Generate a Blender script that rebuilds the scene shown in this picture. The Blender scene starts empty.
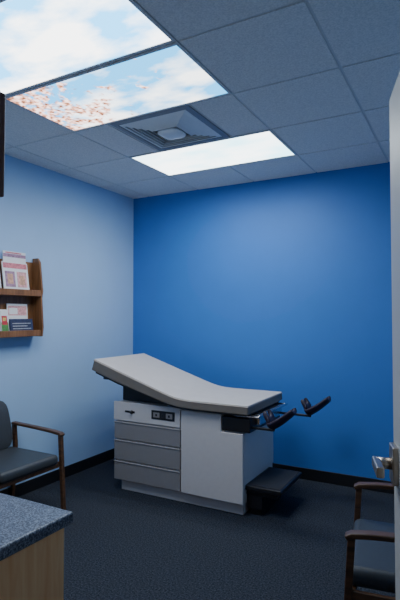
import bpy, bmesh, math, random
from mathutils import Vector, Matrix
random.seed(4)
C=bpy.context.scene.collection
XL,XR,YB,YF,H=-3.19,0.22,4.27,0.62,2.74

# ---------------------------------------------------------------- materials
def nt(name):
    m=bpy.data.materials.new(name); m.use_nodes=True
    t=m.node_tree; return m,t,t.nodes['Principled BSDF']
def mat(name,col,rough=0.6,metal=0.0,var=0.06,scale=30,bump=0.0,bscale=200,spec=0.5,coat=0.0):
    m,t,b=nt(name)
    tc=t.nodes.new('ShaderNodeTexCoord')
    n=t.nodes.new('ShaderNodeTexNoise'); n.inputs['Scale'].default_value=scale; n.inputs['Detail'].default_value=3
    t.links.new(tc.outputs['Object'],n.inputs['Vector'])
    r=t.nodes.new('ShaderNodeValToRGB')
    r.color_ramp.elements[0].position=.3; r.color_ramp.elements[1].position=.7
    r.color_ramp.elements[0].color=tuple(c*(1-var) for c in col)+(1,)
    r.color_ramp.elements[1].color=tuple(min(1,c*(1+var)) for c in col)+(1,)
    t.links.new(n.outputs['Fac'],r.inputs['Fac']); t.links.new(r.outputs['Color'],b.inputs['Base Color'])
    b.inputs['Roughness'].default_value=rough; b.inputs['Metallic'].default_value=metal
    b.inputs['Specular IOR Level'].default_value=spec; b.inputs['Coat Weight'].default_value=coat
    if bump>0:
        n2=t.nodes.new('ShaderNodeTexNoise'); n2.inputs['Scale'].default_value=bscale; n2.inputs['Detail'].default_value=2
        t.links.new(tc.outputs['Object'],n2.inputs['Vector'])
        bp=t.nodes.new('ShaderNodeBump'); bp.inputs['Strength'].default_value=bump; bp.inputs['Distance'].default_value=.003
        t.links.new(n2.outputs['Fac'],bp.inputs['Height']); t.links.new(bp.outputs['Normal'],b.inputs['Normal'])
    return m
def wood(name,c1,c2,axis='Z',rough=.4):
    m,t,b=nt(name)
    tc=t.nodes.new('ShaderNodeTexCoord'); mp=t.nodes.new('ShaderNodeMapping')
    s={'X':(2,22,22),'Y':(22,2,22),'Z':(22,22,2)}[axis]; mp.inputs['Scale'].default_value=s
    t.links.new(tc.outputs['Object'],mp.inputs['Vector'])
    n=t.nodes.new('ShaderNodeTexNoise'); n.inputs['Scale'].default_value=2.2; n.inputs['Detail'].default_value=6; n.inputs['Distortion'].default_value=.6
    t.links.new(mp.outputs['Vector'],n.inputs['Vector'])
    r=t.nodes.new('ShaderNodeValToRGB'); r.color_ramp.elements[0].position=.32; r.color_ramp.elements[1].position=.68
    r.color_ramp.elements[0].color=c1+(1,); r.color_ramp.elements[1].color=c2+(1,)
    t.links.new(n.outputs['Fac'],r.inputs['Fac']); t.links.new(r.outputs['Color'],b.inputs['Base Color'])
    b.inputs['Roughness'].default_value=rough
    return m
M={}
M['wall']=mat('pale_blue_paint',(.365,.55,.80),.55,var=.015,scale=4,bump=.25,bscale=160,spec=.3)
M['accent']=mat('deep_blue_paint',(.045,.185,.55),.5,var=.02,scale=4,bump=.3,bscale=160,spec=.35)
M['tile']=mat('mineral_fibre_tile',(.86,.81,.75),.95,var=.12,scale=115,bump=.8,bscale=180,spec=.1)
M['grid']=mat('grid_metal',(.70,.67,.63),.5,var=.02)
M['black_base']=mat('black_vinyl',(.008,.009,.012),.5)
M['white']=mat('white_metal',(.90,.88,.84),.4,var=.02)
M['ventback']=mat('vent_grey',(.60,.58,.55),.6,var=.02)
M['lgrey']=mat('table_enamel_light',(.66,.62,.605),.42,var=.02)
M['pull']=mat('table_drawer_edge',(.36,.34,.335),.5,var=.02)
M['drawer']=mat('table_drawer_grey',(.28,.265,.265),.45,var=.02)
M['gap']=mat('dark_recess',(.03,.03,.035),.7)
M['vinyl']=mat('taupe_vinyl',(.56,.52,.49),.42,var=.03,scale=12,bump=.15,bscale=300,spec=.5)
M['vinyl_shade']=mat('taupe_vinyl_shaded',(.20,.17,.14),.5,var=.03,scale=12,bump=.15,bscale=300)  # same vinyl, the sides' shade and carpet reflection put into its colour
M['piping']=mat('cushion_seam',(.32,.28,.24),.5,var=.03)
M['board']=mat('cushion_board',(.03,.028,.028),.6)
M['black']=mat('black_plastic',(.012,.012,.015),.35)
M['plum']=mat('dark_plum_padding',(.020,.012,.030),.5,var=.1)
M['chrome']=mat('brushed_chrome',(.62,.62,.64),.22,metal=1.0,var=.03)
M['nickel']=mat('satin_nickel',(.52,.46,.39),.32,metal=1.0,var=.03)
M['brass']=mat('aged_brass',(.55,.42,.28),.3,metal=1.0,var=.05)
M['chairvinyl']=mat('charcoal_vinyl',(.042,.049,.058),.42,var=.08,scale=60,bump=.3,bscale=350)
M['chairwood']=wood('dark_walnut',(.05,.024,.012),(.13,.062,.030),'X')
M['rackwood']=wood('rack_oak',(.16,.07,.026),(.29,.135,.055),'Z')
M['cabwood']=wood('maple_laminate',(.88,.50,.22),(.97,.66,.34),'Z')
M['darkwood']=wood('dark_cabinet_wood',(.11,.05,.03),(.20,.10,.06),'Z')
M['door']=mat('door_paint',(.48,.47,.45),.45,var=.01)
M['paper']=mat('paper_white',(.75,.75,.76),.6,var=.02)
for k,c in dict(pink=(.62,.18,.22),rose=(.7,.36,.36),skin=(.6,.33,.22),navy=(.02,.03,.08),green=(.08,.25,.06),red=(.5,.03,.05),hair=(.10,.05,.03),
                ink=(.06,.06,.08),teal=(.1,.3,.36),mauve=(.35,.2,.3),greyp=(.35,.36,.38),yellow=(.6,.45,.12)).items():
    M[k]=mat('print_'+k,c,.5,var=.3,scale=45)

# carpet
m,t,b=nt('loop_carpet'); tc=t.nodes.new('ShaderNodeTexCoord')
v=t.nodes.new('ShaderNodeTexVoronoi'); v.inputs['Scale'].default_value=120
t.links.new(tc.outputs['Object'],v.inputs['Vector'])
n=t.nodes.new('ShaderNodeTexNoise'); n.inputs['Scale'].default_value=105; n.inputs['Detail'].default_value=4; n.inputs['Roughness'].default_value=.7
t.links.new(tc.outputs['Object'],n.inputs['Vector'])
r=t.nodes.new('ShaderNodeValToRGB'); r.color_ramp.elements[0].position=.36; r.color_ramp.elements[1].position=.66
r.color_ramp.elements[0].color=(.007,.010,.016,1); r.color_ramp.elements[1].color=(.064,.073,.094,1)
t.links.new(n.outputs['Fac'],r.inputs['Fac']); t.links.new(r.outputs['Color'],b.inputs['Base Color'])
bp=t.nodes.new('ShaderNodeBump'); bp.inputs['Strength'].default_value=.6; bp.inputs['Distance'].default_value=.004
t.links.new(v.outputs['Distance'],bp.inputs['Height']); t.links.new(bp.outputs['Normal'],b.inputs['Normal'])
b.inputs['Roughness'].default_value=.95; b.inputs['Specular IOR Level'].default_value=.1
M['carpet']=m
# countertop laminate
m,t,b=nt('speckled_laminate'); tc=t.nodes.new('ShaderNodeTexCoord')
n=t.nodes.new('ShaderNodeTexNoise'); n.inputs['Scale'].default_value=190; n.inputs['Detail'].default_value=4; n.inputs['Roughness'].default_value=.65
t.links.new(tc.outputs['Object'],n.inputs['Vector'])
r=t.nodes.new('ShaderNodeValToRGB'); r.color_ramp.elements[0].position=.38; r.color_ramp.elements[1].position=.66
r.color_ramp.elements[0].color=(.025,.038,.06,1); r.color_ramp.elements[1].color=(.32,.37,.46,1)
e=r.color_ramp.elements.new(.5); e.color=(.10,.13,.185,1)
t.links.new(n.outputs['Fac'],r.inputs['Fac']); t.links.new(r.outputs['Color'],b.inputs['Base Color'])
b.inputs['Roughness'].default_value=.4
M['counter']=m

def sky_mat(name,strength,lo,hi,seed,c0=(.16,.48,.78),c1=(.85,.95,1.0),blossom=False):
    m=bpy.data.materials.new(name); m.use_nodes=True; t=m.node_tree
    t.nodes.clear(); L=t.links.new
    out=t.nodes.new('ShaderNodeOutputMaterial'); em=t.nodes.new('ShaderNodeEmission'); em.inputs['Strength'].default_value=strength
    tc=t.nodes.new('ShaderNodeTexCoord'); mp=t.nodes.new('ShaderNodeMapping'); mp.inputs['Location'].default_value=(seed,seed*.7,0)
    mp.inputs['Scale'].default_value=(1.3,2.2,1)
    L(tc.outputs['Object'],mp.inputs['Vector'])
    n=t.nodes.new('ShaderNodeTexNoise'); n.inputs['Scale'].default_value=1.5; n.inputs['Detail'].default_value=6; n.inputs['Roughness'].default_value=.5
    L(mp.outputs['Vector'],n.inputs['Vector'])
    r=t.nodes.new('ShaderNodeValToRGB'); r.color_ramp.elements[0].position=lo; r.color_ramp.elements[1].position=hi
    r.color_ramp.elements[0].color=c0+(1,); r.color_ramp.elements[1].color=c1+(1,)
    L(n.outputs['Fac'],r.inputs['Fac']); col=r.outputs['Color']
    if blossom:
        def N(kind,**k):
            q=t.nodes.new(kind)
            for a_,b_ in k.items(): q.inputs[a_].default_value=b_
            return q
        def MA(a,m1,m2,op='MULTIPLY_ADD',clamp=False):
            q=t.nodes.new('ShaderNodeMath'); q.operation=op; q.use_clamp=clamp
            for i,x in enumerate((a,m1,m2)):
                if x is None: continue
                if isinstance(x,(int,float)): q.inputs[i].default_value=x
                else: L(x,q.inputs[i])
            return q.outputs[0]
        sx=t.nodes.new('ShaderNodeSeparateXYZ'); L(tc.outputs['Object'],sx.inputs[0])
        n2=N('ShaderNodeTexNoise',Scale=26,Detail=4,Roughness=.65); L(tc.outputs['Object'],n2.inputs['Vector'])
        n3=N('ShaderNodeTexNoise',Scale=7.5,Detail=3,Distortion=.8); L(tc.outputs['Object'],n3.inputs['Vector'])
        base=MA(sx.outputs['X'],-3.0,-.45); base=MA(sx.outputs['Y'],-.6,base)
        s=MA(n3.outputs['Fac'],9.0,-4.6); s=MA(base,s,None,'ADD'); s2=MA(n2.outputs['Fac'],4.4,-2.2); s=MA(s,s2,None,'ADD',True)
        r2=t.nodes.new('ShaderNodeValToRGB'); r2.color_ramp.elements[0].position=.36; r2.color_ramp.elements[1].position=.60
        r2.color_ramp.elements[0].color=(.14,.055,.03,1); r2.color_ramp.elements[1].color=(.95,.72,.68,1)
        e=r2.color_ramp.elements.new(.43); e.color=(.38,.17,.10,1)
        e=r2.color_ramp.elements.new(.50); e.color=(.70,.36,.28,1)
        n4=N('ShaderNodeTexNoise',Scale=32,Detail=4); L(tc.outputs['Object'],n4.inputs['Vector']); L(n4.outputs['Fac'],r2.inputs['Fac'])
        mx=t.nodes.new('ShaderNodeMix'); mx.data_type='RGBA'
        L(s,mx.inputs['Factor']); L(col,mx.inputs[6]); L(r2.outputs['Color'],mx.inputs[7]); col=mx.outputs[2]
    L(col,em.inputs['Color']); L(em.outputs[0],out.inputs[0])
    return m
M['sky1']=sky_mat('cloud_print_bright',5.6,.41,.56,1.3,c0=(.09,.46,.88),c1=(.97,.99,1))
M['sky2']=sky_mat('cloud_print_blossom',4.0,.44,.59,4.1,c0=(.055,.40,.80),c1=(.92,.97,1),blossom=True)
M['sky3']=sky_mat('cloud_print_cyan',6.0,.34,.56,7.7,c0=(.42,.79,.94),c1=(.90,.98,1))

# ---------------------------------------------------------------- mesh helpers
OFF=Vector((0,0,0))
def link(name,me,mt,parent=None,bevel=0,seg=2,smooth=False,ang=40):
    o=bpy.data.objects.new(name,me); C.objects.link(o)
    if mt: me.materials.append(M[mt] if isinstance(mt,str) else mt)
    if parent: o.parent=parent
    if smooth or bevel:
        for p in me.polygons: p.use_smooth=True
    if bevel:
        b=o.modifiers.new('b','BEVEL'); b.width=bevel; b.segments=seg; b.limit_method='ANGLE'; b.angle_limit=math.radians(ang)
        w=o.modifiers.new('w','WEIGHTED_NORMAL'); w.keep_sharp=True
    return o
def mesh(verts,faces,name='m'):
    me=bpy.data.meshes.new(name); me.from_pydata([Vector(v)-OFF for v in verts],[],faces)
    bm=bmesh.new(); bm.from_mesh(me); bmesh.ops.recalc_face_normals(bm,faces=bm.faces); bm.to_mesh(me); bm.free()
    return me
def boxdata(X,Y,Z,k=0):
    v=[(x,y,z) for x in X for y in Y for z in Z]
    f=[(0,1,3,2),(4,6,7,5),(0,4,5,1),(2,3,7,6),(0,2,6,4),(1,5,7,3)]
    return v,[tuple(i+k for i in q) for q in f]
def box(name,X,Y,Z,mt,parent=None,bevel=0,seg=2):
    v,f=boxdata(X,Y,Z); return link(name,mesh(v,f),mt,parent,bevel,seg)
def boxes(name,L,mt,parent=None,bevel=0):
    V=[];F=[]
    for (X,Y,Z) in L:
        v,f=boxdata(X,Y,Z,len(V)); V+=v;F+=f
    return link(name,mesh(V,F),mt,parent,bevel)
def prism(name,pts,Y,mt,parent=None,bevel=0,seg=2):
    n=len(pts); v=[(x,Y[0],z) for x,z in pts]+[(x,Y[1],z) for x,z in pts]
    f=[tuple(range(n)),tuple(range(2*n-1,n-1,-1))]+[(i,(i+1)%n,(i+1)%n+n,i+n) for i in range(n)]
    return link(name,mesh(v,f),mt,parent,bevel,seg)
def sweep(name,P,th,Y,mt,parent=None,bevel=.005):
    """planar XZ path, thickness th (number or list) in plane, extruded across Y (pair or list of pairs)"""
    n=len(P); V=[];F=[]
    for i,p in enumerate(P):
        a=P[max(i-1,0)];b=P[min(i+1,n-1)]; t=(b-a).normalized(); nn=Vector((-t.y,t.x)); h=(th[i] if isinstance(th,list) else th)/2
        A=p+nn*h;B=p-nn*h; yy=Y[i] if isinstance(Y,list) else Y
        V+=[(A.x,yy[0],A.y),(A.x,yy[1],A.y),(B.x,yy[1],B.y),(B.x,yy[0],B.y)]
    for i in range(n-1):
        for k in range(4):
            F.append((i*4+k,i*4+(k+1)%4,(i+1)*4+(k+1)%4,(i+1)*4+k))
    F+=[(0,1,2,3),((n-1)*4+3,(n-1)*4+2,(n-1)*4+1,(n-1)*4)]
    return link(name,mesh(V,F),mt,parent,bevel)
def tube(name,P,r,mt,parent=None,seg=14):
    P=[Vector(p) for p in P]; n=len(P);V=[];F=[]; up=None
    for i,p in enumerate(P):
        t=(P[min(i+1,n-1)]-P[max(i-1,0)]).normalized()
        if up is None: up=Vector((0,0,1)) if abs(t.z)<.9 else Vector((1,0,0))
        s=t.cross(up).normalized(); up=s.cross(t).normalized(); rr=r[i] if isinstance(r,list) else r
        for k in range(seg):
            a=2*math.pi*k/seg; V.append(p+s*rr*math.cos(a)+up*rr*math.sin(a))
    for i in range(n-1):
        for k in range(seg): F.append((i*seg+k,i*seg+(k+1)%seg,(i+1)*seg+(k+1)%seg,(i+1)*seg+k))
    F+=[tuple(range(seg)),tuple(range(n*seg-1,(n-1)*seg-1,-1))]
    o=link(name,mesh(V,F),mt,parent,smooth=True)
    return o
def empty(name,loc,label,cat,rotz=0,group=None):
    o=bpy.data.objects.new(name,None); C.objects.link(o); o.location=loc; o.rotation_euler=(0,0,rotz); o.empty_display_size=.1
    o['label']=label;o['category']=cat
    if group:o['group']=group
    return o
def struct(o): o['kind']='structure'; return o

# ---------------------------------------------------------------- room
struct(box('floor',(XL-.12,XR+.12),(-1.3,YB+.12),(-.1,0),'carpet'))
struct(box('wall_left',(XL-.12,XL),(YF-.12,YB+.12),(0,H+.1),'wall'))
struct(box('wall_back',(XL,XR),(YB,YB+.12),(0,H+.1),'accent'))
struct(box('wall_right',(XR,XR+.12),(YF-.12,YB+.12),(0,H+.1),'wall'))
DX0,DX1,DH=-.98,.075,2.15
struct(boxes('wall_front',[((XL,DX0),(YF-.12,YF),(0,H+.1)),((DX1,XR),(YF-.12,YF),(0,H+.1)),((DX0,DX1),(YF-.12,YF),(DH,H+.1))],'wall'))
struct(boxes('trim_1',[((DX0-.05,DX0+.015),(YF-.135,YF+.012),(0,DH+.05)),((DX1-.012,DX1+.05),(YF-.135,YF+.012),(0,DH+.05)),((DX0-.05,DX1+.05),(YF-.135,YF+.012),(DH-.015,DH+.05))],'darkwood'))
for nm,X,Y in [('baseboard_left',(XL,XL+.008),(YF,YB)),('baseboard_back',(XL,XR),(YB-.008,YB)),('baseboard_right',(XR-.008,XR),(YF,YB))]:
    struct(box(nm,X,Y,(0,.10),'black_base',bevel=.003))
# ceiling : grid plane + tegular tiles
gx=[-3.60,-2.99,-2.38,-1.77,-1.165,-.555,.055,.665]; gy=[.06,.67,1.28,1.89,2.50,3.11,3.72,4.33]
V=[];F=[]
def addb(X,Y,Z):
    v,f=boxdata(X,Y,Z,len(V)); V.extend(v);F.extend(f)
g=.008
def tile(x0,x1,y0,y1):
    x0=max(x0+g,XL);x1=min(x1-g,XR);y0=max(y0+g,YF);y1=min(y1-g,YB)
    if x1-x0>.02 and y1-y0>.02: addb((x0,x1),(y0,y1),(H-.004,H+.02))
for i in range(len(gx)-1):
    for j in range(len(gy)-1):
        if i in (2,3) and j in (2,3,5): continue
        if i in (2,3) and j==4: continue
        tile(gx[i],gx[i+1],gy[j],gy[j+1])
tile(-2.38,-2.085,2.5,3.11); tile(-1.455,-1.165,2.5,3.11)
struct(link('ceiling',mesh(V,F),'tile'))
struct(box('trim_2',(XL-.12,XR+.12),(-1.3,YB+.12),(H+.001,H+.12),'grid'))

def panel(x0,x1,y0,y1,mt,label,watt):
    global OFF
    e=empty('ceiling_light_panel',((x0+x1)/2,(y0+y1)/2,H),label,'ceiling light',group='lit sky print panels in the ceiling')
    OFF=Vector(e.location)
    fr=.018
    boxes('light_frame',[((x0,x1),(y0,y0+fr),(H-.008,H+.001)),((x0,x1),(y1-fr,y1),(H-.008,H+.001)),((x0,x0+fr),(y0+fr,y1-fr),(H-.008,H+.001)),((x1-fr,x1),(y0+fr,y1-fr),(H-.008,H+.001))],'grid',e,.002)
    box('light_diffuser',(x0+fr,x1-fr),(y0+fr,y1-fr),(H-.004,H+.001),mt,e)
    OFF=Vector((0,0,0))
    for i in range(4):
        for j in range(2):
            l=bpy.data.lights.new('panel_fill_spot','SPOT'); l.energy=watt/8; l.spot_size=math.radians(178); l.spot_blend=1.0; l.shadow_soft_size=0.0  # unseen spots added below the diffuser to supplement its glow
            l.color=(1.0,.985,.97)
            o=bpy.data.objects.new('panel_fill_spot',l); C.objects.link(o); o.location=(x0+(x1-x0)*(i+.5)/4,y0+(y1-y0)*(j+.5)/2,H-.012)
panel(-2.38,-1.165,1.285,1.885,'sky1','lit ceiling panel printed with bright white clouds and pale sky',34)
panel(-2.38,-1.165,1.895,2.495,'sky2','lit ceiling panel printed with blue sky, clouds and pink blossoms',40)
panel(-2.38,-1.165,3.115,3.715,'sky3','lit ceiling panel with pale cyan cloud print near the accent wall',68)

# air diffuser
e=empty('air_vent',(-1.77,2.805,H),'square white metal ceiling air diffuser with stepped louvers','air vent'); OFF=Vector(e.location)
def ringmesh(a0,z0,a1,z1,th=.004):
    cx,cy=-1.77,2.805;V=[];F=[]
    for (a,z) in ((a0,z0),(a1,z1),(a1,z1+th),(a0,z0+th)):
        V+=[(cx-a,cy-a,z),(cx+a,cy-a,z),(cx+a,cy+a,z),(cx-a,cy+a,z)]
    for i in range(4):
        for k in range(4):
            F.append((i*4+k,i*4+(k+1)%4,((i+1)%4)*4+(k+1)%4,((i+1)%4)*4+k))
    return mesh(V,F)
link('vent_frame',ringmesh(.302,H-.006,.262,H-.010),'drawer',e)  # dark grey puts the shadow around the diffuser into the frame's colour
box('vent_back',(-2.06,-1.48),(2.515,3.095),(H-.001,H+.0005),'ventback',e)
a=.258
for k in range(5):
    link('louver',ringmesh(a,H-.007,a-.027,H-.015-.003*k),'white',e); a-=.033
n=28; V=[];F=[]
for (rr,zz) in ((.086,H-.020),(.085,H-.030),(.070,H-.040),(.045,H-.045),(.02,H-.047)):
    for k in range(n):
        th=2*math.pi*k/n; q=(abs(math.cos(th))**4+abs(math.sin(th))**4)**(-1/4)
        V.append((-1.77+rr*q*math.cos(th),2.805+rr*q*math.sin(th),zz))
for i in range(4):
    for k in range(n): F.append((i*n+k,i*n+(k+1)%n,(i+1)*n+(k+1)%n,(i+1)*n+k))
F+=[tuple(range(n)),tuple(range(4*n,5*n))]
link('vent_cap',mesh(V,F),'white',e,smooth=True)
OFF=Vector((0,0,0))

# ---------------------------------------------------------------- door
hin=Vector((.066,.625)); lat=Vector((-.205,1.602)); dv=(lat-hin); DL=dv.length
ang=math.atan2(dv.y,dv.x)
e=bpy.data.objects.new('door_1',None); C.objects.link(e); e.location=(hin.x,hin.y,0); e.rotation_euler=(0,0,ang); e['kind']='structure'
box('door_panel',(0,DL),(-.044,0),(.012,2.135),'door',e,.002)
box('latch_plate',(DL-.001,DL+.0012),(-.034,-.010),(.96,1.08),'brass',e)
for z in (.25,1.07,1.9): tube('hinge',[(0.0,.006,z-.05),(0,.006,z+.05)],.007,'chrome',e,10)
hh=bpy.data.objects.new('door_handle',None); C.objects.link(hh); hh.parent=e; hh['label']='satin metal lever handle on a square plate'
kx,kz=DL-.055,1.02
box('escutcheon',(kx-.036,kx+.036),(-.002,.016),(kz-.055,kz+.055),'nickel',hh,.004,3)
tube('neck',[(kx,.01,kz),(kx,.058,kz)],.017,'nickel',hh)
box('lever',(kx-.10,kx+.018),(.046,.068),(kz-.016,kz+.016),'nickel',hh,.005,3)

# ---------------------------------------------------------------- exam table
e=empty('exam_table',(-2.0,3.56,0),'grey medical exam table with taupe cushion, drawers and stirrups','exam table'); OFF=Vector(e.location)
y0,y1=3.26,3.86
box('plinth',(-2.57,-1.455),(y0+.03,y1-.02),(0,.09),'lgrey',e,.004)
prism('body',[(-2.60,.09),(-1.44,.09),(-1.44,.605),(-1.60,.605),(-1.60,.735),(-2.60,.735)],(y0+.004,y1),'lgrey',e,.004)
def front(nm,X,Z,mt,dy=.018,bev=.006):
    return box(nm,X,(y0-dy,y0+.002),Z,mt,e,bev,3)
front('control_panel',(-2.62,-1.968),(.583,.738),'lgrey')
for k,(a,b) in enumerate([(.432,.574),(.258,.423),(.095,.249)]):
    d=box('drawer',(-2.612,-1.968),(y0-.018,y0+.3),(a,b-.010),'drawer',e,.004)
    h=box('drawer_pull',(-2.612,-1.968),(y0-.024,y0-.004),(b-.011,b),'pull',d,.004,3)
prism('door_panel',[(-1.952,.095),(-1.432,.095),(-1.432,.600),(-1.606,.600),(-1.606,.728),(-1.952,.728)],(y0-.030,y0+.002),'lgrey',e,.006,3)
box('foot_panel',(-1.442,-1.430),(y0+.0,y1-.005),(.24,.600),'lgrey',e,.004)
# controls
box('latch_plate',(-2.50,-2.40),(y0-.021,y0-.016),(.655,.672),'black',e,.003)
tube('latch_knob',[(-2.43,y0-.018,.664),(-2.43,y0-.024,.664),(-2.43,y0-.038,.664)],[.014,.014,.011],'black',e,20)
op=box('outlet_plate',(-2.235,-2.015),(y0-.022,y0-.016),(.628,.700),'black',e,.003)
for xx,w_ in ((-2.185,.03),(-2.125,.018),(-2.065,.03)):
    box('outlet_socket',(xx-w_,xx+w_),(y0-.0245,y0-.021),(.644,.684),'gap' if w_<.02 else 'drawer',op,.002)
    box('socket_slot',(xx-.008,xx+.008),(y0-.0265,y0-.0235),(.655,.673),'black',op,.001)
# cushion
def ztop(x):
    s=.325; w=.045; t=(-1.95-x)/w
    return .820+s*w*(math.log1p(math.exp(t)) if t<30 else t)
def cushion(nm,xa,xb,ya,yb,dt,thk,mt,bev,seg,n=40):
    xs=[xa+(xb-xa)*i/n for i in range(n+1)]; T=[];B=[]
    for i,x in enumerate(xs):
        h=1e-3; sl=(ztop(x+h)-ztop(x-h))/(2*h); nn=Vector((-sl,1)).normalized()
        p=Vector((x,ztop(x))); th=thk(x)
        T.append(p-nn*dt); B.append(p-nn*(dt+th))
    V=[];F=[]
    for a,b in zip(T,B): V+=[(a.x,ya,a.y),(a.x,yb,a.y),(b.x,yb,b.y),(b.x,ya,b.y)]
    m_=len(T)
    for i in range(m_-1):
        for k in range(4): F.append((i*4+k,i*4+(k+1)%4,(i+1)*4+(k+1)%4,(i+1)*4+k))
    F+=[(0,1,2,3),((m_-1)*4+3,(m_-1)*4+2,(m_-1)*4+1,(m_-1)*4)]
    return link(nm,mesh(V,F),mt,e,bev,seg)
ex=lambda x:min(1,max(0,(-1.9-x)/.6))
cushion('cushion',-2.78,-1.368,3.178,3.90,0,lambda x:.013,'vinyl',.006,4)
cushion('cushion_edge',-2.777,-1.368,3.173,3.905,.010,lambda x:.058+.030*ex(x),'vinyl_shade',.008,4)
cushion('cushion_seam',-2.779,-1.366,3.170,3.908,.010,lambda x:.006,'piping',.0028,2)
cushion('cushion_board',-2.74,-1.385,3.19,3.885,.064,lambda x:.016+.034*ex(x),'board',0,1)
for ya in (3.34,3.74):
    prism('head_bracket',[(-2.60,.735),(-2.05,.735),(-2.05,.78),(-2.60,.95)],(ya,ya+.02),'black',e,.003)
tube('paper_roll_bar',[(-2.69,3.24,.935),(-2.69,3.84,.935)],.02,'black',e)
prism('roll_holder',[(-2.72,.915),(-2.66,.915),(-2.62,.96),(-2.72,.98)],(3.225,3.245),'black',e,.003)
# foot end housing, pan, rails
box('pan_housing',(-1.60,-1.375),(y0-.028,y1+.01),(.612,.716),'black',e,.008)
box('treatment_pan',(-1.40,-1.335),(y0+.06,y1-.06),(.655,.735),'chrome',e,.008,3)
for yy in (y0-.02,y1-.01): box('slide_rail',(-1.50,-1.31),(yy,yy+.02),(.722,.736),'chrome',e,.003)
box('front_bar',(-1.325,-1.308),(y0-.01,y1),(.722,.738),'chrome',e,.004)
# stirrups
for (yy,dx,dz) in ((3.275,-.025,-.008),(3.84,.075,.0)):
    st=bpy.data.objects.new('stirrup',None); C.objects.link(st); st.parent=e; st.location=Vector((-1.38+dx,yy,.665+dz))-OFF
    st['label']='dark plum padded foot stirrup on a slim metal arm'
    sv=OFF; OFF=Vector((0,0,0))
    box('stirrup_arm',(-.06-dx,.20),(-.010,.010),(-.018,.0),'black',st,.003)
    n=20; W_=12; V=[];F=[]
    for i in range(n+1):
        s=i/n
        if s<.34:
            q=s/.34; px=.158+.030*math.sin(q*1.57); pz=.078-.070*q
        else:
            q=(s-.34)/.66; px=.188+.160*q; pz=.008+.02*q+.105*q**1.3
        hw=.048+.018*math.sin(math.pi*min(1,s*1.05))
        if i==n: hw*=.75
        if i==0: hw*=.8
        lip=.050*(1-.5*s)
        for j in range(W_+1):
            a=-1+2*j/W_
            V.append((px-lip*abs(a)**2.2*.5,hw*math.sin(a*1.57),pz+lip*abs(a)**2.2))
    for i in range(n):
        for j in range(W_): 
            k=i*(W_+1)+j; F.append((k,k+1,k+W_+2,k+W_+1))
    o=link('foot_cup',mesh(V,F),'plum',st,smooth=True)
    so=o.modifiers.new('s','SOLIDIFY'); so.thickness=.030; so.offset=0
    o.modifiers.new('ss','SUBSURF').levels=1; o.modifiers['ss'].render_levels=2
    OFF=sv
# step
box('step_platform',(-1.445,-1.165),(3.29,3.785),(.186,.220),'black',e,.007,3)
box('step_tread',(-1.425,-1.18),(3.31,3.765),(.218,.223),'gap',e,.002)
for yy in (3.315,3.745):
    box('step_slide',(-1.60,-1.20),(yy,yy+.02),(.150,.190),'black',e,.003)
boxes('step_frame',[((-1.44,-1.32),(3.32,3.755),(.05,.185)),((-1.42,-1.33),(3.34,3.735),(.0,.05))],'black',e,.003)
OFF=Vector((0,0,0))

# ---------------------------------------------------------------- chairs (local, facing +X)
def chair(loc,rot,label,sc=1.0):
    e=empty('armchair',loc,label,'chair',rot,'matching waiting armchairs'); e.scale=(sc,sc,sc)
    hw=.295
    for s in (-1,1):
        Y=(s*hw-.015,s*hw+.015)
        sweep('leg',[Vector((.30,0)),Vector((.285,.25)),Vector((.268,.50)),Vector((.262,.590))],[.026,.028,.029,.030],Y,'chairwood',e,.003)
        sweep('leg',[Vector((-.27,0)),Vector((-.245,.25)),Vector((-.235,.45)),Vector((-.25,.62))],[.026,.029,.030,.028],Y,'chairwood',e,.003)
        A=[Vector((.284,.588)),Vector((.262,.600)),Vector((.18,.609)),Vector((0,.618)),Vector((-.16,.624)),Vector((-.262,.628))]
        sweep('armrest',A,[.020,.022,.022,.021,.020,.020],(Y[0]-.008,Y[1]+.008),'chairwood',e,.005)
        box('side_rail',(-.24,.27),(s*(hw-.0)-.010,s*hw+.010),(.350,.385),'chairwood',e,.003)
    box('front_rail',(.248,.268),(-hw+.02,hw-.02),(.350,.38),'chairwood',e,.003)
    box('seat',(-.235,.285),(-.265,.265),(.375,.455),'chairvinyl',e,.032,6)
    P=[];TH=[];YY=[]
    n=14
    for i in range(n+1):
        q=i/n; z=.44+.39*q; x=-.215-.10*q+.015*math.sin(math.pi*q)
        k=abs(2*q-1); wdt=.240*(1-.32*k**7)+.004
        P.append(Vector((x,z))); TH.append(.062*(1-.35*k**6)); YY.append((-wdt,wdt))
    o=sweep('backrest',P,TH,YY,'chairvinyl',e,.018)
    o.modifiers['b'].segments=5
    boxes('back_rail',[((-.258,-.238),(-hw+.02,hw-.02),(.50,.54))],'chairwood',e,.004)
    return e
chair((-2.91,2.385,0),0,'walnut framed armchair with charcoal vinyl seat under the magazine rack',.97)
chair((-.193,2.305,0),math.radians(188),'walnut framed armchair with charcoal vinyl seat behind the open door')

# ---------------------------------------------------------------- counter, cabinets
cx,cy,cz=-1.107,1.176,.835
cb=empty('base_cabinet',(-1.6,.9,0),'light maple base cabinet under the speckled countertop','cabinet'); OFF=Vector(cb.location)
box('body',(-2.25,cx-.012),(YF+.01,cy-.03),(.09,cz-.04),'cabwood',cb,.003)
box('toe_kick',(-2.23,cx-.04),(YF+.01,cy-.09),(0,.09),'black_base',cb)
for a,b in ((-2.245,-1.70),(-1.69,cx-.025)):
    d=box('cabinet_door',(a+.004,b-.004),(cy-.03,cy-.014),(.10,cz-.05),'cabwood',cb,.003)
    tube('handle',[(b-.05,cy-.014,.60),(b-.05,cy+.010,.60),(b-.05,cy+.010,.70),(b-.05,cy-.014,.70)],.005,'chrome',d,8)
OFF=Vector((0,0,0))
o=box('countertop',(-2.27,cx),(YF+.005,cy),(cz-.038,cz),'counter',None,.008,3)
o['label']='blue-grey speckled laminate countertop on the maple base cabinet'; o['category']='countertop'
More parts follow.
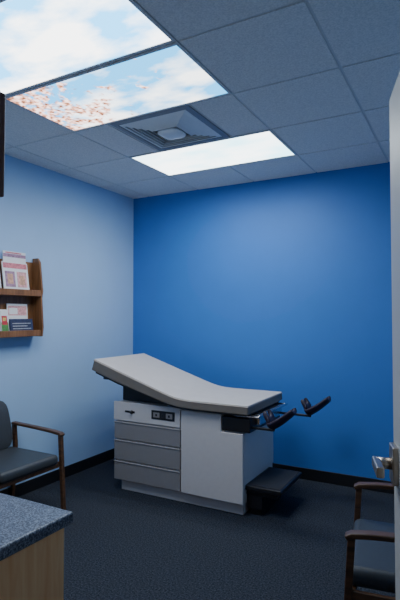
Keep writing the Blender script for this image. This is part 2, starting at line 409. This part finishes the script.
wc=empty('wall_cabinet',(-1.6,.8,1.8),'dark wood wall cabinet above the countertop','cabinet'); OFF=Vector(wc.location)
box('body',(-2.2,-1.170),(YF+.002,.93),(1.80,2.11),'darkwood',wc,.003)
for a,b in ((-2.198,-1.685),(-1.68,-1.172)):
    d=box('cabinet_door',(a,b),(.93,.948),(1.803,2.107),'darkwood',wc,.003)
    tube('handle',[(b-.05,.948,1.84),(b-.05,.965,1.84),(b-.05,.965,1.92),(b-.05,.948,1.92)],.005,'chrome',d,8)
OFF=Vector((0,0,0))

# ---------------------------------------------------------------- magazine rack
e=empty('magazine_rack',(XL,2.69,1.29),'oak wall rack with two shelves holding brochures','magazine rack'); OFF=Vector(e.location)
ry0,ry1=2.20,2.885
for yy in (ry0,ry1-.018):
    prof=[(XL+.001,1.285),(XL+.115,1.285),(XL+.125,1.36),(XL+.105,1.60),(XL+.115,1.66),(XL+.085,1.90),(XL+.06,1.935),(XL+.001,1.935)]
    prism('side_panel',prof,(yy,yy+.018),'rackwood',e,.003)
box('back_panel',(XL+.001,XL+.010),(ry0+.018,ry1-.018),(1.285,1.90),'rackwood',e)
for z in (1.29,1.615):
    box('shelf',(XL+.010,XL+.105),(ry0+.018,ry1-.018),(z,z+.016),'rackwood',e,.002)
    box('shelf_lip',(XL+.098,XL+.110),(ry0+.018,ry1-.018),(z,z+.05),'rackwood',e,.003)
OFF=Vector((0,0,0))
def mag(name,y,w,z,h,x,label,base,prints,cat,tilt=-.16,th=.008,yaw=0):
    y-=.10
    e=empty(name,(x,y,z),label,cat); e.rotation_euler=(0,tilt,yaw); 
    box('cover',(-th,0),(-w/2,w/2),(0,h),base,e)
    for i,(a,b,c,d,mt) in enumerate(prints):
        box('printed_area',(-.0005,.0006+.0002*i),(-w/2+a*w,-w/2+b*w),(c*h,d*h),mt,e)
    e['group']='brochures and magazines in the rack'
lines=lambda c0,c1,n,mt='ink',a=.1,b=.9:[(a,b-(.15 if k%2 else 0),c0+(c1-c0)*k/n,c0+(c1-c0)*(k+.35)/n,mt) for k in range(n)]
mag('magazine',2.50,.20,1.632,.27,XL+.085,'white magazine with a grey mother and child photo','paper',[(.05,.95,.1,.70,'greyp'),(.3,.7,.12,.5,'paper'),(.36,.62,.42,.64,'skin'),(.34,.64,.60,.68,'hair')]+lines(.76,.95,3),'magazine')
mag('magazine',2.745,.245,1.632,.25,XL+.088,'white booklet with pink header and two baby pictures','paper',[(.03,.97,.80,.97,'pink'),(.08,.46,.2,.7,'mauve'),(.16,.38,.3,.62,'skin'),(.54,.92,.2,.7,'rose'),(.62,.84,.28,.58,'skin')]+lines(.04,.16,2),'magazine')
mag('magazine',2.76,.22,1.632,.335,XL+.045,'pale booklet with pink top standing behind another','paper',[(.0,1,.86,.94,'mauve'),(.1,.8,.95,.98,'pink')],'magazine',tilt=-.05)
mag('leaflet',2.475,.10,1.307,.21,XL+.085,'small leaflet with red flowers and green leaves','paper',[(.05,.95,.05,.6,'green'),(.2,.7,.3,.7,'red')],'leaflet')
mag('leaflet',2.565,.065,1.307,.185,XL+.085,'narrow pink and white leaflet','paper',[(.1,.9,.5,.9,'pink'),(.1,.9,.1,.3,'teal')],'leaflet')
mag('leaflet',2.645,.07,1.307,.20,XL+.080,'narrow leaflet with red flowers above green leaves','paper',[(.05,.95,.08,.5,'green'),(.15,.85,.40,.75,'red'),(.3,.7,.55,.68,'yellow')],'leaflet')
mag('booklet',2.80,.225,1.307,.125,XL+.088,'dark booklet with pale lettering lines','navy',lines(.35,.85,3,'greyp'),'booklet')
mag('booklet',2.79,.20,1.307,.245,XL+.05,'white booklet with rose picture standing behind a dark one','paper',[(.05,.95,.62,.93,'rose'),(.1,.5,.66,.86,'paper')],'booklet',tilt=-.08)

# ---------------------------------------------------------------- world, camera
w=bpy.data.worlds.new('w'); bpy.context.scene.world=w; w.use_nodes=True
w.node_tree.nodes['Background'].inputs['Color'].default_value=(.55,.55,.55,1); w.node_tree.nodes['Background'].inputs['Strength'].default_value=.15
cam=bpy.data.cameras.new('camera'); co=bpy.data.objects.new('camera',cam); C.objects.link(co)
co.location=(0,0,1.46); co.rotation_euler=(math.radians(91.8),0,math.radians(28.9))
cam.sensor_fit='VERTICAL'; cam.sensor_height=22.3; cam.lens=18.0; cam.clip_start=.02
bpy.context.scene.camera=co
